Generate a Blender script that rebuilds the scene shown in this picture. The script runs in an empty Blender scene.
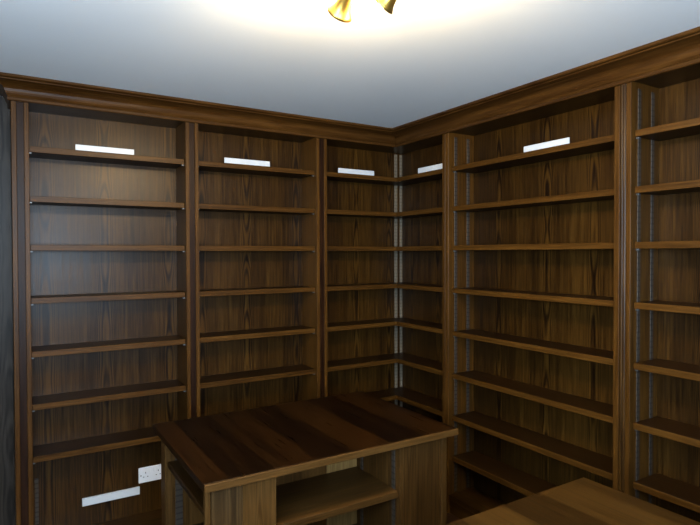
import bpy, bmesh, math, random
from mathutils import Vector, Matrix
random.seed(7)
scene = bpy.context.scene
C = scene.collection
H = 1.60                      # eye height: the layout is measured from the eye, the floor lies at z = 0

# ------------------------------------------------------------------ materials
def nodes(name):
    m = bpy.data.materials.new(name); m.use_nodes = True
    nt = m.node_tree; b = nt.nodes['Principled BSDF']
    return m, nt, b
def plain(name, col, rough=.5, metal=0., spec=.5, emit=0., ecol=None):
    m, nt, b = nodes(name)
    b.inputs['Base Color'].default_value = (*col, 1)
    b.inputs['Roughness'].default_value = rough
    b.inputs['Metallic'].default_value = metal
    b.inputs['Specular IOR Level'].default_value = spec
    if emit:
        b.inputs['Emission Color'].default_value = (*(ecol or col), 1)
        b.inputs['Emission Strength'].default_value = emit
    return m
class G:                                     # tiny helper for maths in node trees
    def __init__(s, nt): s.nt = nt
    def link(s, a, b):
        if isinstance(a, (int, float)): b.default_value = a
        else: s.nt.links.new(a, b)
    def m(s, op, a, b=0., c=0.):
        n = s.nt.nodes.new('ShaderNodeMath'); n.operation = op
        for v, i in zip((a, b, c), n.inputs): s.link(v, i)
        return n.outputs[0]
    def xyz(s, a, b, c=0.):
        n = s.nt.nodes.new('ShaderNodeCombineXYZ')
        for v, i in zip((a, b, c), n.inputs): s.link(v, i)
        return n.outputs[0]
    def noise(s, vec, scale=1., detail=3., rough=.55):
        n = s.nt.nodes.new('ShaderNodeTexNoise'); s.nt.links.new(vec, n.inputs['Vector'])
        n.inputs['Scale'].default_value = scale; n.inputs['Detail'].default_value = detail
        n.inputs['Roughness'].default_value = rough
        return n.outputs[0]
    def white(s, v):
        n = s.nt.nodes.new('ShaderNodeTexWhiteNoise'); n.noise_dimensions = '1D'
        s.link(v, n.inputs['W']); return n.outputs['Value']
def wood(name, axis, dark, mid, light, rough=.36, leaf=.23, tone=.28, ringamt=.30, spec=.145, alt=False):
    """stained oak; the grain runs along `axis`, veneer leaves of width `leaf` lie side by side"""
    m, nt, b = nodes(name); g = G(nt)
    tc = nt.nodes.new('ShaderNodeTexCoord'); oi = nt.nodes.new('ShaderNodeObjectInfo')
    sx = nt.nodes.new('ShaderNodeSeparateXYZ'); nt.links.new(tc.outputs['Object'], sx.inputs[0])
    x, y, z = sx.outputs; rnd = oi.outputs['Random']
    L, A = {'z': (z, g.m('ADD', x, y)), 'x': (x, g.m('ADD', y, z)), 'y': (y, g.m('ADD', x, z))}[axis]
    L = g.m('MULTIPLY_ADD', rnd, 7.3, L)
    A0 = g.m('MULTIPLY_ADD', rnd, 3.1 if leaf < .3 else 0., A)
    k = g.m('DIVIDE', A0, leaf); cell = g.m('FLOOR', k); fr = g.m('SUBTRACT', g.m('FRACT', k), .5)
    hsh = g.white(g.m('MULTIPLY_ADD', rnd, 91., cell)); hsh2 = g.white(g.m('ADD', cell, 40.5))
    if alt: hsh = g.m('MULTIPLY_ADD', hsh, .45, g.m('MULTIPLY', g.m('FLOORED_MODULO', cell, 2.), .55))     # boards laid dark next to light
    L2 = g.m('MULTIPLY_ADD', hsh, 5., L)
    warp = g.noise(g.xyz(g.m('MULTIPLY', A, 6.), g.m('MULTIPLY', L2, .9), hsh), 1., 2.)
    xx = g.m('ADD', fr, g.m('MULTIPLY', g.m('SUBTRACT', hsh2, .5), .5))
    eye = g.noise(g.xyz(hsh, g.m('MULTIPLY', L2, 2.3), hsh2), 1., 1.)          # closed, eye-shaped figure along the leaf's heart
    gg = g.m('ADD', g.m('MULTIPLY', g.m('MULTIPLY', xx, xx), 46.), g.m('MULTIPLY_ADD', eye, 1.5, g.m('MULTIPLY_ADD', L2, .3, g.m('MULTIPLY', warp, .8))))
    ring = g.m('MULTIPLY_ADD', g.m('SINE', g.m('MULTIPLY', gg, 22.)), .5, .5)
    ring = g.m('POWER', ring, 1.6)
    heart = g.m('MAXIMUM', 0., g.m('SUBTRACT', 1., g.m('MULTIPLY', g.m('ABSOLUTE', xx), 4.)))
    ring = g.m('MULTIPLY', g.m('SUBTRACT', ring, .4), g.m('MULTIPLY_ADD', heart, 1.5, .25))
    fine = g.noise(g.xyz(g.m('MULTIPLY', A, 95.), g.m('MULTIPLY', L2, 3.2), hsh), 1., 4., .62)
    pore = g.noise(g.xyz(g.m('MULTIPLY', A, 420.), g.m('MULTIPLY', L2, 9.), rnd), 1., 2.)
    broad = g.noise(g.xyz(g.m('MULTIPLY', A, 9.), g.m('MULTIPLY', L2, .7), rnd), 1., 2.)
    v = g.m('MULTIPLY', g.m('SUBTRACT', fine, .5), 1.25)
    v = g.m('ADD', v, g.m('MULTIPLY', ring, -ringamt))
    v = g.m('ADD', v, g.m('MULTIPLY', g.m('SUBTRACT', hsh, .5), tone))
    v = g.m('ADD', v, g.m('MULTIPLY', g.m('SUBTRACT', broad, .5), .5))
    v = g.m('ADD', v, g.m('MULTIPLY', g.m('SUBTRACT', pore, .5), .35))
    v = g.m('ADD', v, .5)
    r = nt.nodes.new('ShaderNodeValToRGB'); nt.links.new(v, r.inputs[0])
    e = r.color_ramp.elements
    e[0].position = .12; e[0].color = (*dark, 1); e[1].position = .88; e[1].color = (*light, 1)
    w = e.new(.5); w.color = (*mid, 1)
    nt.links.new(r.outputs[0], b.inputs['Base Color'])
    nt.links.new(g.m('MULTIPLY_ADD', fine, .16, rough - .08), b.inputs['Roughness'])
    b.inputs['Specular IOR Level'].default_value = spec
    bp = nt.nodes.new('ShaderNodeBump'); bp.inputs['Strength'].default_value = .12; bp.inputs['Distance'].default_value = .002
    nt.links.new(g.m('ADD', fine, pore), bp.inputs['Height']); nt.links.new(bp.outputs[0], b.inputs['Normal'])
    return m
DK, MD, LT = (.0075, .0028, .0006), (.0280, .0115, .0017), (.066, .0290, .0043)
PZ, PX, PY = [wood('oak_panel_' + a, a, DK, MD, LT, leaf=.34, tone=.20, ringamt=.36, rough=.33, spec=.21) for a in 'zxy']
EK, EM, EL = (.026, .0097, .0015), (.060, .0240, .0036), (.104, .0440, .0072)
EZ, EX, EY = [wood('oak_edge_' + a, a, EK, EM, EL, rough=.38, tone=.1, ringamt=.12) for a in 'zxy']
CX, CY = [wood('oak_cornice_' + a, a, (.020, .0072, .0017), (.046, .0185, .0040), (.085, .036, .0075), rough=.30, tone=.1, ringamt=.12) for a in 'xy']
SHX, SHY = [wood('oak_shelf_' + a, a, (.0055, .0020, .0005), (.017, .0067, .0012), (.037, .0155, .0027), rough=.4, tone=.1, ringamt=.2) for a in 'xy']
ISZ, ISX = [wood('oak_island_' + a, a, (.022, .0091, .0020), (.050, .0220, .0048), (.086, .0400, .0096), rough=.42, tone=.35, leaf=.17, ringamt=.2) for a in 'zx']
ISD = wood('oak_island_dark', 'z', (.020, .0105, .0036), (.044, .0225, .0072), (.074, .040, .0135), rough=.42, tone=.1)
DAYLIT = wood('daylit_oak', 'z', (.085, .046, .013), (.16, .090, .027), (.25, .150, .05), rough=.6, leaf=.4, ringamt=.1)  # daylight on the island's back panel, put into a paler oak colour
INZ = wood('oak_infill', 'z', (.0060, .0019, .0006), (.0150, .0049, .0013), (.026, .0090, .0023), rough=.4, tone=.1)
TOP = wood('oak_table_top', 'y', (.0016, .0006, .0003), (.0052, .0018, .0005), (.019, .0068, .0014), rough=.30, spec=.11, leaf=.165, tone=.55, alt=True, ringamt=.08)
FLR = wood('oak_floor', 'x', (.020, .009, .004), (.05, .022, .009), (.09, .042, .016), rough=.4, leaf=.14, tone=.4)
GREY = wood('dark_panel_oak', 'z', (.018, .013, .0095), (.036, .027, .020), (.056, .043, .032), rough=.42, leaf=.4)
STEEL = plain('steel_track', (.36, .35, .33), .34, .9)
PEG = plain('steel_peg', (.13, .135, .14), .45, .8)
WHITE = plain('white_strip_plastic', (.60, .62, .64), .4)
SOCK = plain('socket_plastic', (.80, .81, .84), .3)
HOLE = plain('socket_hole', (.02, .02, .02), .6)
BRASS = plain('polished_brass', (.46, .29, .062), .36, 1.)
BULB = plain('lit_bulb', (1, .9, .7), .3, 0, .5, 60., (1., .80, .50))
INK = plain('gap_shadow_black', (.01, .008, .006), .7)
def track_mat(name, c1, c2, met):
    m, nt, b = nodes(name); g = G(nt)
    tc = nt.nodes.new('ShaderNodeTexCoord'); sx = nt.nodes.new('ShaderNodeSeparateXYZ')
    nt.links.new(tc.outputs['Object'], sx.inputs[0])
    f = g.m('FRACT', g.m('DIVIDE', sx.outputs[2], .025)); s = g.m('LESS_THAN', f, .28)
    mx = nt.nodes.new('ShaderNodeMix'); mx.data_type = 'RGBA'
    nt.links.new(s, mx.inputs[0]); mx.inputs[6].default_value = (*c1, 1); mx.inputs[7].default_value = (*c2, 1)
    nt.links.new(mx.outputs[2], b.inputs['Base Color'])
    b.inputs['Metallic'].default_value = met; b.inputs['Roughness'].default_value = .42
    return m
TRACK = track_mat('slotted_bronze', (.060, .046, .034), (.034, .025, .017), .4)
TRACKP = track_mat('slotted_steel', (.18, .143, .098), (.13, .103, .07), .2)
def plaster(name, c, bump=.05):
    m, nt, b = nodes(name); g = G(nt)
    tc = nt.nodes.new('ShaderNodeTexCoord')
    n = g.noise(tc.outputs['Object'], 60., 3.); n2 = g.noise(tc.outputs['Object'], 1.6, 2.)
    mx = nt.nodes.new('ShaderNodeMix'); mx.data_type = 'RGBA'; nt.links.new(n2, mx.inputs[0])
    mx.inputs[6].default_value = (*[v * .95 for v in c], 1); mx.inputs[7].default_value = (*c, 1)
    nt.links.new(mx.outputs[2], b.inputs['Base Color']); b.inputs['Roughness'].default_value = .9
    b.inputs['Specular IOR Level'].default_value = .2
    bp = nt.nodes.new('ShaderNodeBump'); bp.inputs['Strength'].default_value = bump; bp.inputs['Distance'].default_value = .003
    nt.links.new(n, bp.inputs['Height']); nt.links.new(bp.outputs[0], b.inputs['Normal'])
    return m
CEIL = plaster('ceiling_paint', (.76, .81, .845)); WALL = plaster('wall_paint', (.26, .23, .19))
FRAME = plain('white_gloss_paint', (.8, .8, .78), .35)
def glass():
    m, nt, b = nodes('window_glass')
    out = nt.nodes['Material Output']; t = nt.nodes.new('ShaderNodeBsdfTransparent'); gl = nt.nodes.new('ShaderNodeBsdfGlossy')
    gl.inputs['Roughness'].default_value = .02
    mx = nt.nodes.new('ShaderNodeMixShader'); mx.inputs[0].default_value = .06
    nt.links.new(t.outputs[0], mx.inputs[1]); nt.links.new(gl.outputs[0], mx.inputs[2]); nt.links.new(mx.outputs[0], out.inputs[0])
    return m
GLASS = glass()

# ------------------------------------------------------------------ mesh helpers
def box(bm, x0, x1, y0, y1, z0, z1, bev=.0015):
    """axis-aligned box, z given from eye height"""
    x0, x1 = sorted((x0, x1)); y0, y1 = sorted((y0, y1)); z0, z1 = sorted((z0, z1))
    vs = [bm.verts.new((x, y, z + H)) for x in (x0, x1) for y in (y0, y1) for z in (z0, z1)]
    fs = [bm.faces.new([vs[i] for i in q]) for q in ((0, 1, 3, 2), (4, 6, 7, 5), (0, 4, 5, 1), (2, 3, 7, 6), (0, 2, 6, 4), (1, 5, 7, 3))]
    if bev:
        ed = {e for f in fs for e in f.edges}
        bmesh.ops.bevel(bm, geom=list(ed), offset=bev, segments=1, affect='EDGES')
def obj(name, bm, mat, parent=None, smooth=False):
    bmesh.ops.recalc_face_normals(bm, faces=bm.faces)
    me = bpy.data.meshes.new(name); bm.to_mesh(me); bm.free(); me.materials.append(mat)
    if smooth:
        for p in me.polygons: p.use_smooth = True
    o = bpy.data.objects.new(name, me); C.objects.link(o)
    if parent:
        o.parent = parent
        base = parent
        off = Vector()
        while base: off += base.location; base = base.parent
        me.transform(Matrix.Translation(-off))
    return o
def bx(name, mat, parent, *boxes, bev=.0015):
    bm = bmesh.new()
    for q in boxes: box(bm, *q, bev=bev)
    return obj(name, bm, mat, parent)
def tag(o, label, cat, group=None):
    o['label'] = label; o['category'] = cat
    if group: o['group'] = group
    return o
def thing(name, loc, label, cat, group=None):
    o = bpy.data.objects.new(name, None); C.objects.link(o); o.empty_display_size = .1
    o.location = loc; return tag(o, label, cat, group)
def struct(o): o['kind'] = 'structure'; return o
def settle(o):
    """move a single-mesh thing's origin to its own base"""
    bb = [Vector(c) for c in o.bound_box]
    p = Vector((sum(c.x for c in bb) / 8, sum(c.y for c in bb) / 8, min(c.z for c in bb)))
    o.data.transform(Matrix.Translation(-p)); o.location = p
    return o

# ------------------------------------------------------------------ measures (metres, z from the eye)
ZC, ZF, ZB, FL = .825, .729, -1.482, -H
SH = [.5276, .2854, .0461, -.2145, -.4774, -.7385, -.9970, -1.2482]
T, R, D, DB = .0286, .0267, .2137, .224
WB = .236                       # wall face behind the cases

# ------------------------------------------------------------------ room
XL, YF = -3.35, -4.25
struct(bx('floor', FLR, None, (XL - .1, WB + .1, YF - .1, WB + .1, FL - .1, FL), bev=0))
struct(bx('ceiling', CEIL, None, (XL - .1, WB + .1, YF - .1, WB + .1, ZC, ZC + .1), bev=0))
struct(bx('wall_back', WALL, None, (XL - .1, WB + .1, WB, WB + .1, FL, ZC), bev=0))
struct(bx('wall_right', WALL, None, (WB, WB + .1, YF, WB, FL, ZC), bev=0))
VY0, VY1, VZ0, VZ1 = -4.0, -2.3, -.30, .64
struct(bx('wall_left', WALL, None, (XL - .1, XL, YF, VY0, FL, ZC), (XL - .1, XL, VY1, WB, FL, ZC),
          (XL - .1, XL, VY0, VY1, FL, VZ0), (XL - .1, XL, VY0, VY1, VZ1, ZC), bev=0))
win_added = struct(bx('added_window', GLASS, None, (XL - .062, XL - .058, VY0 + .05, VY1 - .05, VZ0 + .05, VZ1 - .05), bev=0))  # unseen side window, added to brighten the ceiling
bx('window_frame', FRAME, win_added, (XL - .085, XL - .035, VY0, VY0 + .05, VZ0, VZ1), (XL - .085, XL - .035, VY1 - .05, VY1, VZ0, VZ1),
   (XL - .085, XL - .035, VY0 + .05, VY1 - .05, VZ0, VZ0 + .05), (XL - .085, XL - .035, VY0 + .05, VY1 - .05, VZ1 - .05, VZ1))
bx('window_sill', FRAME, win_added, (XL, XL + .09, VY0 - .04, VY1 + .04, VZ0 - .03, VZ0))
WX0, WX1, WZ0, WZ1 = -2.75, -1.50, -.50, .62
struct(bx('wall_front', WALL, None, (XL, WX0, YF - .1, YF, FL, ZC), (WX1, WB, YF - .1, YF, FL, ZC),
          (WX0, WX1, YF - .1, YF, FL, WZ0), (WX0, WX1, YF - .1, YF, WZ1, ZC), bev=0))
win = struct(bx('window_1', GLASS, None, (WX0 + .05, WX1 - .05, YF - .062, YF - .058, WZ0 + .05, WZ1 - .05), bev=0))
mxw = (WX0 + WX1) / 2
wf = bx('window_frame', FRAME, win, (WX0, WX0 + .05, YF - .085, YF - .035, WZ0, WZ1), (WX1 - .05, WX1, YF - .085, YF - .035, WZ0, WZ1),
   (WX0 + .05, WX1 - .05, YF - .085, YF - .035, WZ0, WZ0 + .05), (WX0 + .05, WX1 - .05, YF - .085, YF - .035, WZ1 - .05, WZ1),
   (mxw - .025, mxw + .025, YF - .085, YF - .035, WZ0 + .05, WZ1 - .05))
bx('window_sill', FRAME, win, (WX0 - .04, WX1 + .04, YF, YF + .09, WZ0 - .03, WZ0))

# ------------------------------------------------------------------ bookcases
def tracks(case, *boxes, mat=None):
    for q in boxes: bx('shelf_track', mat or TRACK, case, q, bev=.0006)
def pegs_left(case, x0, x1, zs):
    for z in zs:
        for a, b in ((x0, x0 + .012), (x1 - .012, x1)):
            bx('shelf_peg', PEG, case, (a, b, R + .006, R + .022, z - T - .008, z - T - .0005), bev=.001)
def pegs_right(case, y0, y1, zs):
    for z in zs:
        for a, b in ((y0, y0 + .012), (y1 - .012, y1)):
            bx('shelf_peg', PEG, case, (R + .012, R + .028, a, b, z - T - .008, z - T - .0005), bev=.001)
def left_case(x0, x1, shelves, label, tl=.02, tr=.02):
    """bay on the back wall, x0..x1 is the clear opening"""
    c = thing('bookcase', ((x0 + x1) / 2, D / 2, 0), label, 'bookcase', 'fitted oak bookcases along the walls')
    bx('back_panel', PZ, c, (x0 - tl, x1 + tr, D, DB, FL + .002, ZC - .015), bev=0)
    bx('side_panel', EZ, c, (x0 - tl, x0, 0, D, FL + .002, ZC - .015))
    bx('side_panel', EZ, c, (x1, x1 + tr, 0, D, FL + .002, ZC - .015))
    bx('top_panel', PX, c, (x0, x1, .004, D, ZF + .006, ZF + .03))
    bx('base_panel', PX, c, (x0, x1, .004, D, ZB - .03, ZB))
    bx('plinth', PX, c, (x0, x1, .014, .034, FL + .002, ZB - .03))
    for z in shelves:
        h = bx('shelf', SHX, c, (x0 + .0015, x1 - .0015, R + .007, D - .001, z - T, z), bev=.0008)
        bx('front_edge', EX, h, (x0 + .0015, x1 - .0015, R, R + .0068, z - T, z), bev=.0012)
    pegs_left(c, x0, x1, shelves)
    return c
def infill_x(c, x0, x1):
    bx('infill_strip', INZ, c, (x0, x1, .006, .03, FL + .002, ZC - .015), bev=.001)
AL, AR, BL, BR, CL_, CR = -2.2621, -2.1895, -1.44, -1.3683, -.6186, -.5443
b1 = left_case(AR, BL, SH[:7], 'dark oak bookcase at far left with the white wall socket under its lowest shelf')
bx('end_panel', EZ, b1, (AL, AL + .021, 0, WB - .004, FL + .002, ZC - .015))
infill_x(b1, AL + .021, AR - .02)
infill_x(b1, BL + .02, BR - .02)
tracks(b1, (AR + .012, AR + .03, D - .004, D, -1.41, -1.17))
b2 = left_case(BR, CL_, SH, 'dark oak bookcase second from the left, behind the island with the reddish top')
infill_x(b2, CL_ + .02, CR - .02)
DL, DR, EL_, ER = -.4805, -.5353, -1.6163, -1.6936
# the corner unit: L-shaped shelves running round the inner corner
cc = thing('corner_bookcase', (D / 2, D / 2, 0), 'narrow L-shaped dark oak bookcase filling the inner corner of the room', 'bookcase', 'fitted oak bookcases along the walls')
def lshape(name, z0, z1, r, mat, bev=.002):
    bm = bmesh.new(); e = .0015; d = D - .001
    pts = [(CR + e, r), (r, r), (r, DL + e), (d, DL + e), (d, d), (CR + e, d)]
    lo = [bm.verts.new((x, y, z0 + H)) for x, y in pts]; hi = [bm.verts.new((x, y, z1 + H)) for x, y in pts]
    fs = [bm.faces.new(lo[::-1]), bm.faces.new(hi)]
    for i in range(6): fs.append(bm.faces.new((lo[i], lo[(i + 1) % 6], hi[(i + 1) % 6], hi[i])))
    if bev: bmesh.ops.bevel(bm, geom=list({ed for f in fs for ed in f.edges}), offset=bev, segments=1, affect='EDGES')
    return obj(name, bm, mat, cc)
bx('back_panel', PZ, cc, (CR - .02, DB, D, DB, FL + .002, ZC - .015), bev=0)
bx('back_panel', PZ, cc, (D, DB, DL - .026, D, FL + .002, ZC - .015), bev=0)
bx('side_panel', EZ, cc, (CR - .02, CR, 0, D, FL + .002, ZC - .015))
bx('side_panel', EZ, cc, (0, D, DL - .026, DL, FL + .002, ZC - .015))
lshape('top_panel', ZF + .006, ZF + .03, .004, PX); lshape('base_panel', ZB - .03, ZB, .004, PX)
bx('plinth', PX, cc, (CR, .034, .014, .034, FL + .002, ZB - .03), (.014, .034, DL, .014, FL + .002, ZB - .03))
for z in SH:
    h = lshape('shelf', z - T, z, R + .007, SHX, bev=.0008)
    bx('front_edge', EX, h, (CR + .0015, R + .0068, R, R + .0068, z - T, z), bev=.001)
    bx('front_edge', EY, h, (R, R + .0068, DL + .0015, R - .0002, z - T, z), bev=.001)
tracks(cc, (D - .072, D - .047, D - .006, D - .0005, ZB, ZF), (D - .024, D - .002, D - .006, D - .0005, ZB, ZF), mat=TRACKP)
def right_case(y0, y1, shelves, label, tl=.02, tr=.02):
    """bay on the right wall, y0 > y1 is the clear opening"""
    c = thing('bookcase', (D / 2, (y0 + y1) / 2, 0), label, 'bookcase', 'fitted oak bookcases along the walls')
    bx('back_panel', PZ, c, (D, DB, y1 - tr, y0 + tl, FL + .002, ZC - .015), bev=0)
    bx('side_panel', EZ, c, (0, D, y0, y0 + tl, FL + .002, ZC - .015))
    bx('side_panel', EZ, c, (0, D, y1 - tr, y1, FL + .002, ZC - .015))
    bx('top_panel', PY, c, (.004, D, y1, y0, ZF + .006, ZF + .03))
    bx('base_panel', PY, c, (.004, D, y1, y0, ZB - .03, ZB))
    bx('plinth', PY, c, (.014, .034, y1, y0, FL + .002, ZB - .03))
    for z in shelves:
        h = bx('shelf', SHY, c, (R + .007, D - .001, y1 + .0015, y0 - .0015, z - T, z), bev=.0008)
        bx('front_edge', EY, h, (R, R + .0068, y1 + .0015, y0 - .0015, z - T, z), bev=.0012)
    pegs_right(c, y1, y0, shelves)
    for y in (y0 - .004, y1):
        tracks(c, (.048, .070, y, y + .004, ZB + .01, ZF - .02), (.150, .172, y, y + .004, ZB + .01, ZF - .02))
    return c
b5 = right_case(DR, EL_, SH, 'wide dark oak bookcase on the right wall, between corner unit and fluted strip', tl=.0285, tr=.026)
bm = bmesh.new()                                   # fluted cover strip between the two wide cases
fl0, fl1 = EL_ - .026, ER + .022
box(bm, .006, .03, fl1, fl0, FL + .002, ZC - .015, bev=.001)
for i in range(2):
    yc = fl0 - (fl0 - fl1) * (.3 + .4 * i)
    ring = [(.0065 - .008 * math.sin(math.pi * k / 6), yc + .0085 * math.cos(math.pi * k / 6)) for k in range(7)]
    lo = [bm.verts.new((x, y, FL + .002 + H)) for x, y in ring]; hi = [bm.verts.new((x, y, ZC - .015 + H)) for x, y in ring]
    for k in range(6): bm.faces.new((lo[k], lo[k + 1], hi[k + 1], hi[k]))
    bm.faces.new(lo); bm.faces.new(hi[::-1]); bm.faces.new((lo[0], lo[6], hi[6], hi[0]))
obj('fluted_strip', bm, PZ, b5)
b6 = right_case(ER, -2.7746, SH, 'tall dark oak bookcase at the right edge of the photo, cut off by the frame', tl=.022, tr=.026)

# ------------------------------------------------------------------ set-back panel at the far left
wp = tag(bx('wall_panel', GREY, None, (XL + .003, AL - .0015, .185, .205, FL + .002, ZC - .02)), 'plain dark wood wall panel at the far left edge, set back beside the end bookcase', 'panel')
settle(wp)

# ------------------------------------------------------------------ cornice
PROF = [(0, ZF), (.010, ZF), (.0135, ZF + .003), (.0135, ZF + .015), (.010, ZF + .018), (.0125, ZF + .021), (.0190, ZF + .031), (.0230, ZF + .041),
        (.0265, ZF + .052), (.0325, ZF + .060), (.042, ZF + .0655), (.056, ZF + .0695), (.074, ZF + .0735), (.092, ZF + .0755), (.100, ZF + .076),
        (.102, ZF + .0805), (.1165, ZF + .082), (.1212, ZF + .0855), (.1212, ZC - .0005), (0, ZC - .0005)]
def sweep(name, path, mat, label):
    """path: list of functions offset -> (x, y), one for each station"""
    bm = bmesh.new(); st = []
    for fn in path: st.append([bm.verts.new((*fn(o), z + H)) for o, z in PROF])
    n = len(PROF)
    for a, b in zip(st[:-1], st[1:]):
        for i in range(n): bm.faces.new((a[i], a[(i + 1) % n], b[(i + 1) % n], b[i]))
    bm.faces.new(st[0]); bm.faces.new(st[-1][::-1])
    o = obj(name, bm, mat); settle(o)
    return tag(o, label, 'cornice', 'dark oak cornices under the ceiling')
e = .0008
sweep('cornice', [lambda o: (AL - o - e, .183), lambda o: (AL - o - e, -o - e), lambda o: (-o - e * 2, -o - e)], CX,
      'dark oak cornice under the ceiling over the left bookcases, ending in a return at the far left')
sweep('cornice', [lambda o: (-o - e, -o - e * 2), lambda o: (-o - e, -2.80)], CY,
      'dark oak cornice under the ceiling over the right-hand bookcases, from the inner corner to the right edge')
sweep('cornice', [lambda o: (XL + .003, .184 - o), lambda o: (AL - .1235, .184 - o)], CX,
      'short set-back oak cornice over the plain dark panel at the far left edge')

# ------------------------------------------------------------------ blank white strips
def strip(x0, x1, y0, y1, z0, z1, label):
    o = tag(bx('white_strip', WHITE, None, (x0, x1, y0, y1, z0, z1), bev=.0012), label, 'strip', 'blank white strips on the bookcases'); settle(o)
S1 = SH[0] + .0004
strip(-1.985, -1.704, .029, .036, S1 - .0, S1 + .0285, 'blank white strip on the top shelf of the far left bookcase')
strip(-1.208, -.924, .029, .036, S1, S1 + .031, 'blank white strip on the top shelf of the second bookcase from the left')
strip(-.442, -.160, .029, .036, S1, S1 + .031, 'blank white strip on the top shelf just left of the inner corner')
strip(.029, .036, -.205, -.468, S1, S1 + .033, 'blank white strip on the top shelf just right of the inner corner')
strip(.029, .036, -1.087, -1.363, S1, S1 + .030, 'blank white strip on the top shelf of the wide bookcase right of the corner')
strip(-1.955, -1.659, D - .0135, D - .0005, -1.367, -1.325, 'blank white strip low down on the back of the far left bookcase, beside the socket')

# ------------------------------------------------------------------ socket
sk = thing('wall_socket', (-1.591, D - .001, -1.308 + H), 'white double wall socket low on the back of the far left bookcase', 'socket')
sx0, sx1, sz0, sz1 = -1.664, -1.518, -1.308, -1.221
bx('face_plate', SOCK, sk, (sx0, sx1, D - .010, D - .0005, sz0, sz1), bev=.003)
for xc in (sx0 + .038, sx0 + .108):
    for dx, dz, w, h in ((0, .056, .004, .008), (-.011, .033, .0064, .004), (.011, .033, .0064, .004)):
        bx('pin_hole', HOLE, sk, (xc + dx - w / 2, xc + dx + w / 2, D - .0104, D - .0096, sz0 + dz - h / 2, sz0 + dz + h / 2), bev=0)
for xc in (sx0 + .060, sx0 + .086):
    bx('rocker_switch', SOCK, sk, (xc - .005, xc + .005, D - .013, D - .010, sz0 + .056, sz0 + .075), bev=.0015)
for xc in (sx0 + .0125, sx1 - .0125):
    bx('screw', PEG, sk, (xc - .003, xc + .003, D - .0108, D - .010, sz0 + .040, sz0 + .046), bev=.001)

# ------------------------------------------------------------------ islands
def island(x0, x1, y0, y1, label, top_mat):
    """x0..x1, y0..y1: the worktop; two end cases facing outwards and a centre case facing front"""
    zt = -.75
    r = thing('island_bookcase', ((x0 + x1) / 2, (y0 + y1) / 2, 0), label, 'island unit', 'oak island units in the middle of the room')
    wt = bx('worktop', top_mat, r, (x0, x1, y0 + .012, y1, zt - .026, zt), bev=.001)
    bx('front_edge', ISX, wt, (x0, x1, y0, y0 + .0118, zt - .026, zt), bev=.0015)  # front lipping paler than the top: window light on it painted in
    zu = zt - .0265; zl = FL + .002
    yf, yb = y0 + .02, y1 - .085
    # end case facing left: front and rear side panels, back, shelf
    xa, xm = x0 + .017, x0 + .137
    bx('side_panel', ISZ, r, (x0 + .007, xa + .008, yf, yf + .02, zl, zu))
    bx('end_panel', ISD, r, (xa + .0115, x0 + .1365, yf + .002, yf + .022, zl, zu))
    bx('end_panel', ISZ, r, (x0 + .137, x0 + .2605, yf + .002, yf + .022, zl, zu))
    bx('side_panel', ISZ, r, (x0 + .014, x0 + .26, yb - .075, yb - .002, zl, zu))
    bx('back_panel', ISZ, r, (x0 + .235, x0 + .2605, yf + .0225, yb - .0755, zl, zu))
    for zs in (-.868, -1.16): bx('shelf', SHY, r, (x0 + .022, x0 + .2345, yf + .024, yb - .0795, zs - .024, zs), bev=.002)
    bx('base_panel', SHY, r, (x0 + .022, x0 + .2345, yf + .024, yb - .0795, ZB - .06, ZB - .03), bev=.002)
    tracks(r, (x0 + .055, x0 + .085, yb - .079, yb - .0752, ZB, zu - .02))
    # centre case facing front
    c0, c1 = x0 + .262, x0 + .798
    bx('side_panel', ISZ, r, (c1 + .0005, c1 + .021, yf, yf + .342, zl, zu))
    bx('back_panel', ISZ, r, (c0, c1 - .1565, yf + .322, yf + .34, zl, zu))
    pb = bx('daylit_back', DAYLIT, r, (c1 - .156, c1, yf + .322, yf + .34, zl, zu)); pb['label'] = 'part of the back panel coloured pale as if daylit, behind the open shelf'  # right part of the back, with the window light painted in
    for zs in (-.961, -1.22): bx('shelf', ISX, r, (c0 + .001, c1 - .001, yf + .006, yf + .321, zs - .026, zs), bev=.002)
    bx('base_panel', ISX, r, (c0, c1, yf + .006, yf + .321, ZB - .06, ZB - .03), bev=.002)
    tracks(r, (c1 - .004, c1, yf + .03, yf + .052, ZB, zu - .02), (c1 - .004, c1, yf + .27, yf + .29, ZB, zu - .02))
    # end case facing right
    bx('end_panel', ISZ, r, (c1 + .0215, x0 + 1.018, yf + .006, yf + .022, zl, zu))
    bx('side_panel', ISZ, r, (x0 + 1.0195, x0 + 1.047, yf, yf + .022, zl, zu))
    bx('side_panel', ISZ, r, (c1 + .0215, x0 + 1.047, yb - .022, yb - .002, zl, zu))
    bx('back_panel', ISZ, r, (c1 + .0215, c1 + .036, yf + .0225, yb - .0225, zl, zu))
    for zs in (-.961, -1.22): bx('shelf', SHY, r, (c1 + .0365, x0 + 1.04, yf + .0235, yb - .0235, zs - .026, zs), bev=.002)
    bx('base_panel', SHY, r, (c1 + .0365, x0 + 1.04, yf + .0235, yb - .0235, ZB - .06, ZB - .03), bev=.002)
    # rear panel closing the space behind the centre case
    bx('rear_panel', ISZ, r, (x0 + .2615, c1 + .0205, yb - .022, yb - .004, zl, zu))
    return r
island(-1.744, -.650, -1.328, -.566, 'dark reddish oak island unit with open shelves, standing in the middle below the corner', TOP)
TOP2 = wood('oak_table_top_brown', 'y', (.014, .0060, .0012), (.031, .0137, .0026), (.054, .0250, .0050), rough=.34, leaf=.165, tone=.4, alt=True, ringamt=.15)
island(-1.752, -.646, -2.70, -1.93, 'lighter brown oak island unit at the bottom right, only its top in view', TOP2)

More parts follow.
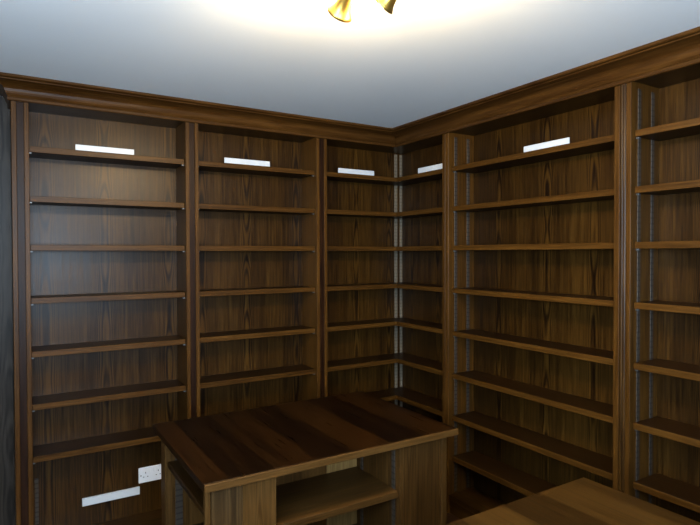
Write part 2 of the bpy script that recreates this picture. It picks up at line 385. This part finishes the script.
# ------------------------------------------------------------------ ceiling spotlight
LX, LY = -1.435, -1.905
lamp = thing('ceiling_spotlight', (LX, LY, ZC + H), 'polished brass ceiling spotlight with swivelling bell heads, at the top edge of the photo', 'ceiling light')
def lathe(bm, prof, axis, origin, seg=40):
    """prof: (radius, distance along axis)"""
    ax = Vector(axis).normalized(); u = ax.orthogonal().normalized(); w = ax.cross(u)
    rings = []
    for r, d in prof:
        c = Vector(origin) + ax * d
        rings.append([bm.verts.new(c + (u * math.cos(2 * math.pi * k / seg) + w * math.sin(2 * math.pi * k / seg)) * max(r, .0004)) for k in range(seg)])
    for a, b in zip(rings[:-1], rings[1:]):
        for k in range(seg): bm.faces.new((a[k], a[(k + 1) % seg], b[(k + 1) % seg], b[k]))
    bm.faces.new(rings[0]); bm.faces.new(rings[-1][::-1])
zc = ZC + H
bm = bmesh.new(); lathe(bm, [(.055, 0), (.055, .006), (.048, .016), (.03, .024), (.0, .026)], (0, 0, -1), (LX, LY, zc - .0005)); obj('ceiling_plate', bm, BRASS, lamp, True)
P1, P2, P3, P4 = 10.5, 10.5, 9.5, 9.5
bd = Vector((.5, .85, 0)).normalized()
b0 = Vector((LX, LY, zc - .05))
bm = bmesh.new(); lathe(bm, [(.0, 0), (.008, .001), (.008, .459), (.0, .46)], bd, b0 - bd * .23); obj('crossbar', bm, BRASS, lamp, True)
bm = bmesh.new(); lathe(bm, [(.009, 0), (.009, .03)], (0, 0, -1), (LX, LY, zc - .022)); obj('stem', bm, BRASS, lamp, True)
BELL = [(.0, 0), (.013, .001), (.0185, .006), (.0200, .02), (.0208, .045), (.0225, .060), (.0265, .073), (.0330, .084), (.0375, .0905),
        (.0360, .0912), (.0315, .0845), (.0250, .0735), (.0208, .060), (.0190, .045), (.0170, .030), (.0, .028)]
BULBP = [(.0, .04), (.010, .042), (.014, .052), (.020, .066), (.0235, .078), (.0225, .088), (.016, .096), (.0, .1)]
HEADS = []
def head(pivot, axis, power, spot=True):
    ax = Vector(axis).normalized(); p = Vector(pivot)
    bm = bmesh.new(); lathe(bm, BELL, ax, p); h = obj('spot_head', bm, BRASS, lamp, True)
    bm = bmesh.new(); lathe(bm, BULBP, ax, p, 24); obj('bulb', bm, BULB, h, True)
    ld = bpy.data.lights.new('bulb_light', 'POINT'); ld.energy = power
    ld.shadow_soft_size = .012; ld.color = (1., .73, .40)
    lo = bpy.data.objects.new('bulb_light', ld); C.objects.link(lo)
    lo.location = p + ax * .116
    HEADS.append(lo)
def arm(a, b):
    bm = bmesh.new(); a, b = Vector(a), Vector(b); lathe(bm, [(.004, 0), (.004, (b - a).length)], b - a, a, 12); obj('swivel_arm', bm, BRASS, lamp, True)
# mouth of each bell, where it points, how strong its bulb is
for mouth, aim, pw in (((-1.468, -1.726, .678), (.02, .60, -.42), P1), ((-1.385, -1.820, .69), (-.22, .60, -.42), P2),
                       ((-1.30, -2.06, .70), (.55, -.30, .45), P3), ((-1.62, -1.99, .70), (-.62, .10, .48), P4)):
    ax = Vector(aim).normalized(); p = Vector(mouth) + Vector((0, 0, H)) - ax * .091
    q = b0 + bd * max(-.22, min(.22, (p - b0).dot(bd)))
    arm(q, p); head(p, aim, pw)

# ------------------------------------------------------------------ daylight through the front window and the added side window
w = bpy.data.worlds.new('sky'); scene.world = w; w.use_nodes = True
w.node_tree.nodes['Background'].inputs[0].default_value = (.55, .75, 1., 1); w.node_tree.nodes['Background'].inputs[1].default_value = .6
def daylight(w_, h_, energy, loc, rot):
    ld = bpy.data.lights.new('window_daylight', 'AREA'); ld.shape = 'RECTANGLE'; ld.size = w_; ld.size_y = h_
    ld.energy = energy; ld.color = (.62, .80, 1.)
    lo = bpy.data.objects.new('window_daylight', ld); C.objects.link(lo); lo.location = loc; lo.rotation_euler = rot
daylight(WX1 - WX0 - .1, WZ1 - WZ0 - .1, 78, (mxw, YF - .11, (WZ0 + WZ1) / 2 + H), (math.radians(121), 0, 0))
daylight(VY1 - VY0 - .1, VZ1 - VZ0 - .1, 95, (XL - .11, (VY0 + VY1) / 2, (VZ0 + VZ1) / 2 + H), (math.radians(121), 0, math.radians(-90)))  # upward light of the added side window, for the ceiling

# ------------------------------------------------------------------ camera
cam = bpy.data.cameras.new('camera'); co = bpy.data.objects.new('camera', cam); C.objects.link(co)
cam.sensor_width = 36; cam.lens = 550.842 * 36 / 700; cam.clip_start = .02
yaw, pitch, roll = .5515, -.0164, -.0027
Rv = Vector((math.cos(yaw), -math.sin(yaw), 0)); F = Vector((math.sin(yaw), math.cos(yaw), 0)); U = Vector((0, 0, 1))
F2 = F * math.cos(pitch) + U * math.sin(pitch); U2 = U * math.cos(pitch) - F * math.sin(pitch)
R3 = Rv * math.cos(roll) + U2 * math.sin(roll); U3 = U2 * math.cos(roll) - Rv * math.sin(roll)
co.matrix_world = Matrix(((R3.x, U3.x, -F2.x, -2.2685), (R3.y, U3.y, -F2.y, -3.08), (R3.z, U3.z, -F2.z, H), (0, 0, 0, 1)))
scene.camera = co
vs = scene.view_settings
vs.view_transform = 'Standard'; vs.look = 'None'; vs.gamma = 1; vs.use_curve_mapping = False; vs.exposure = 0.85
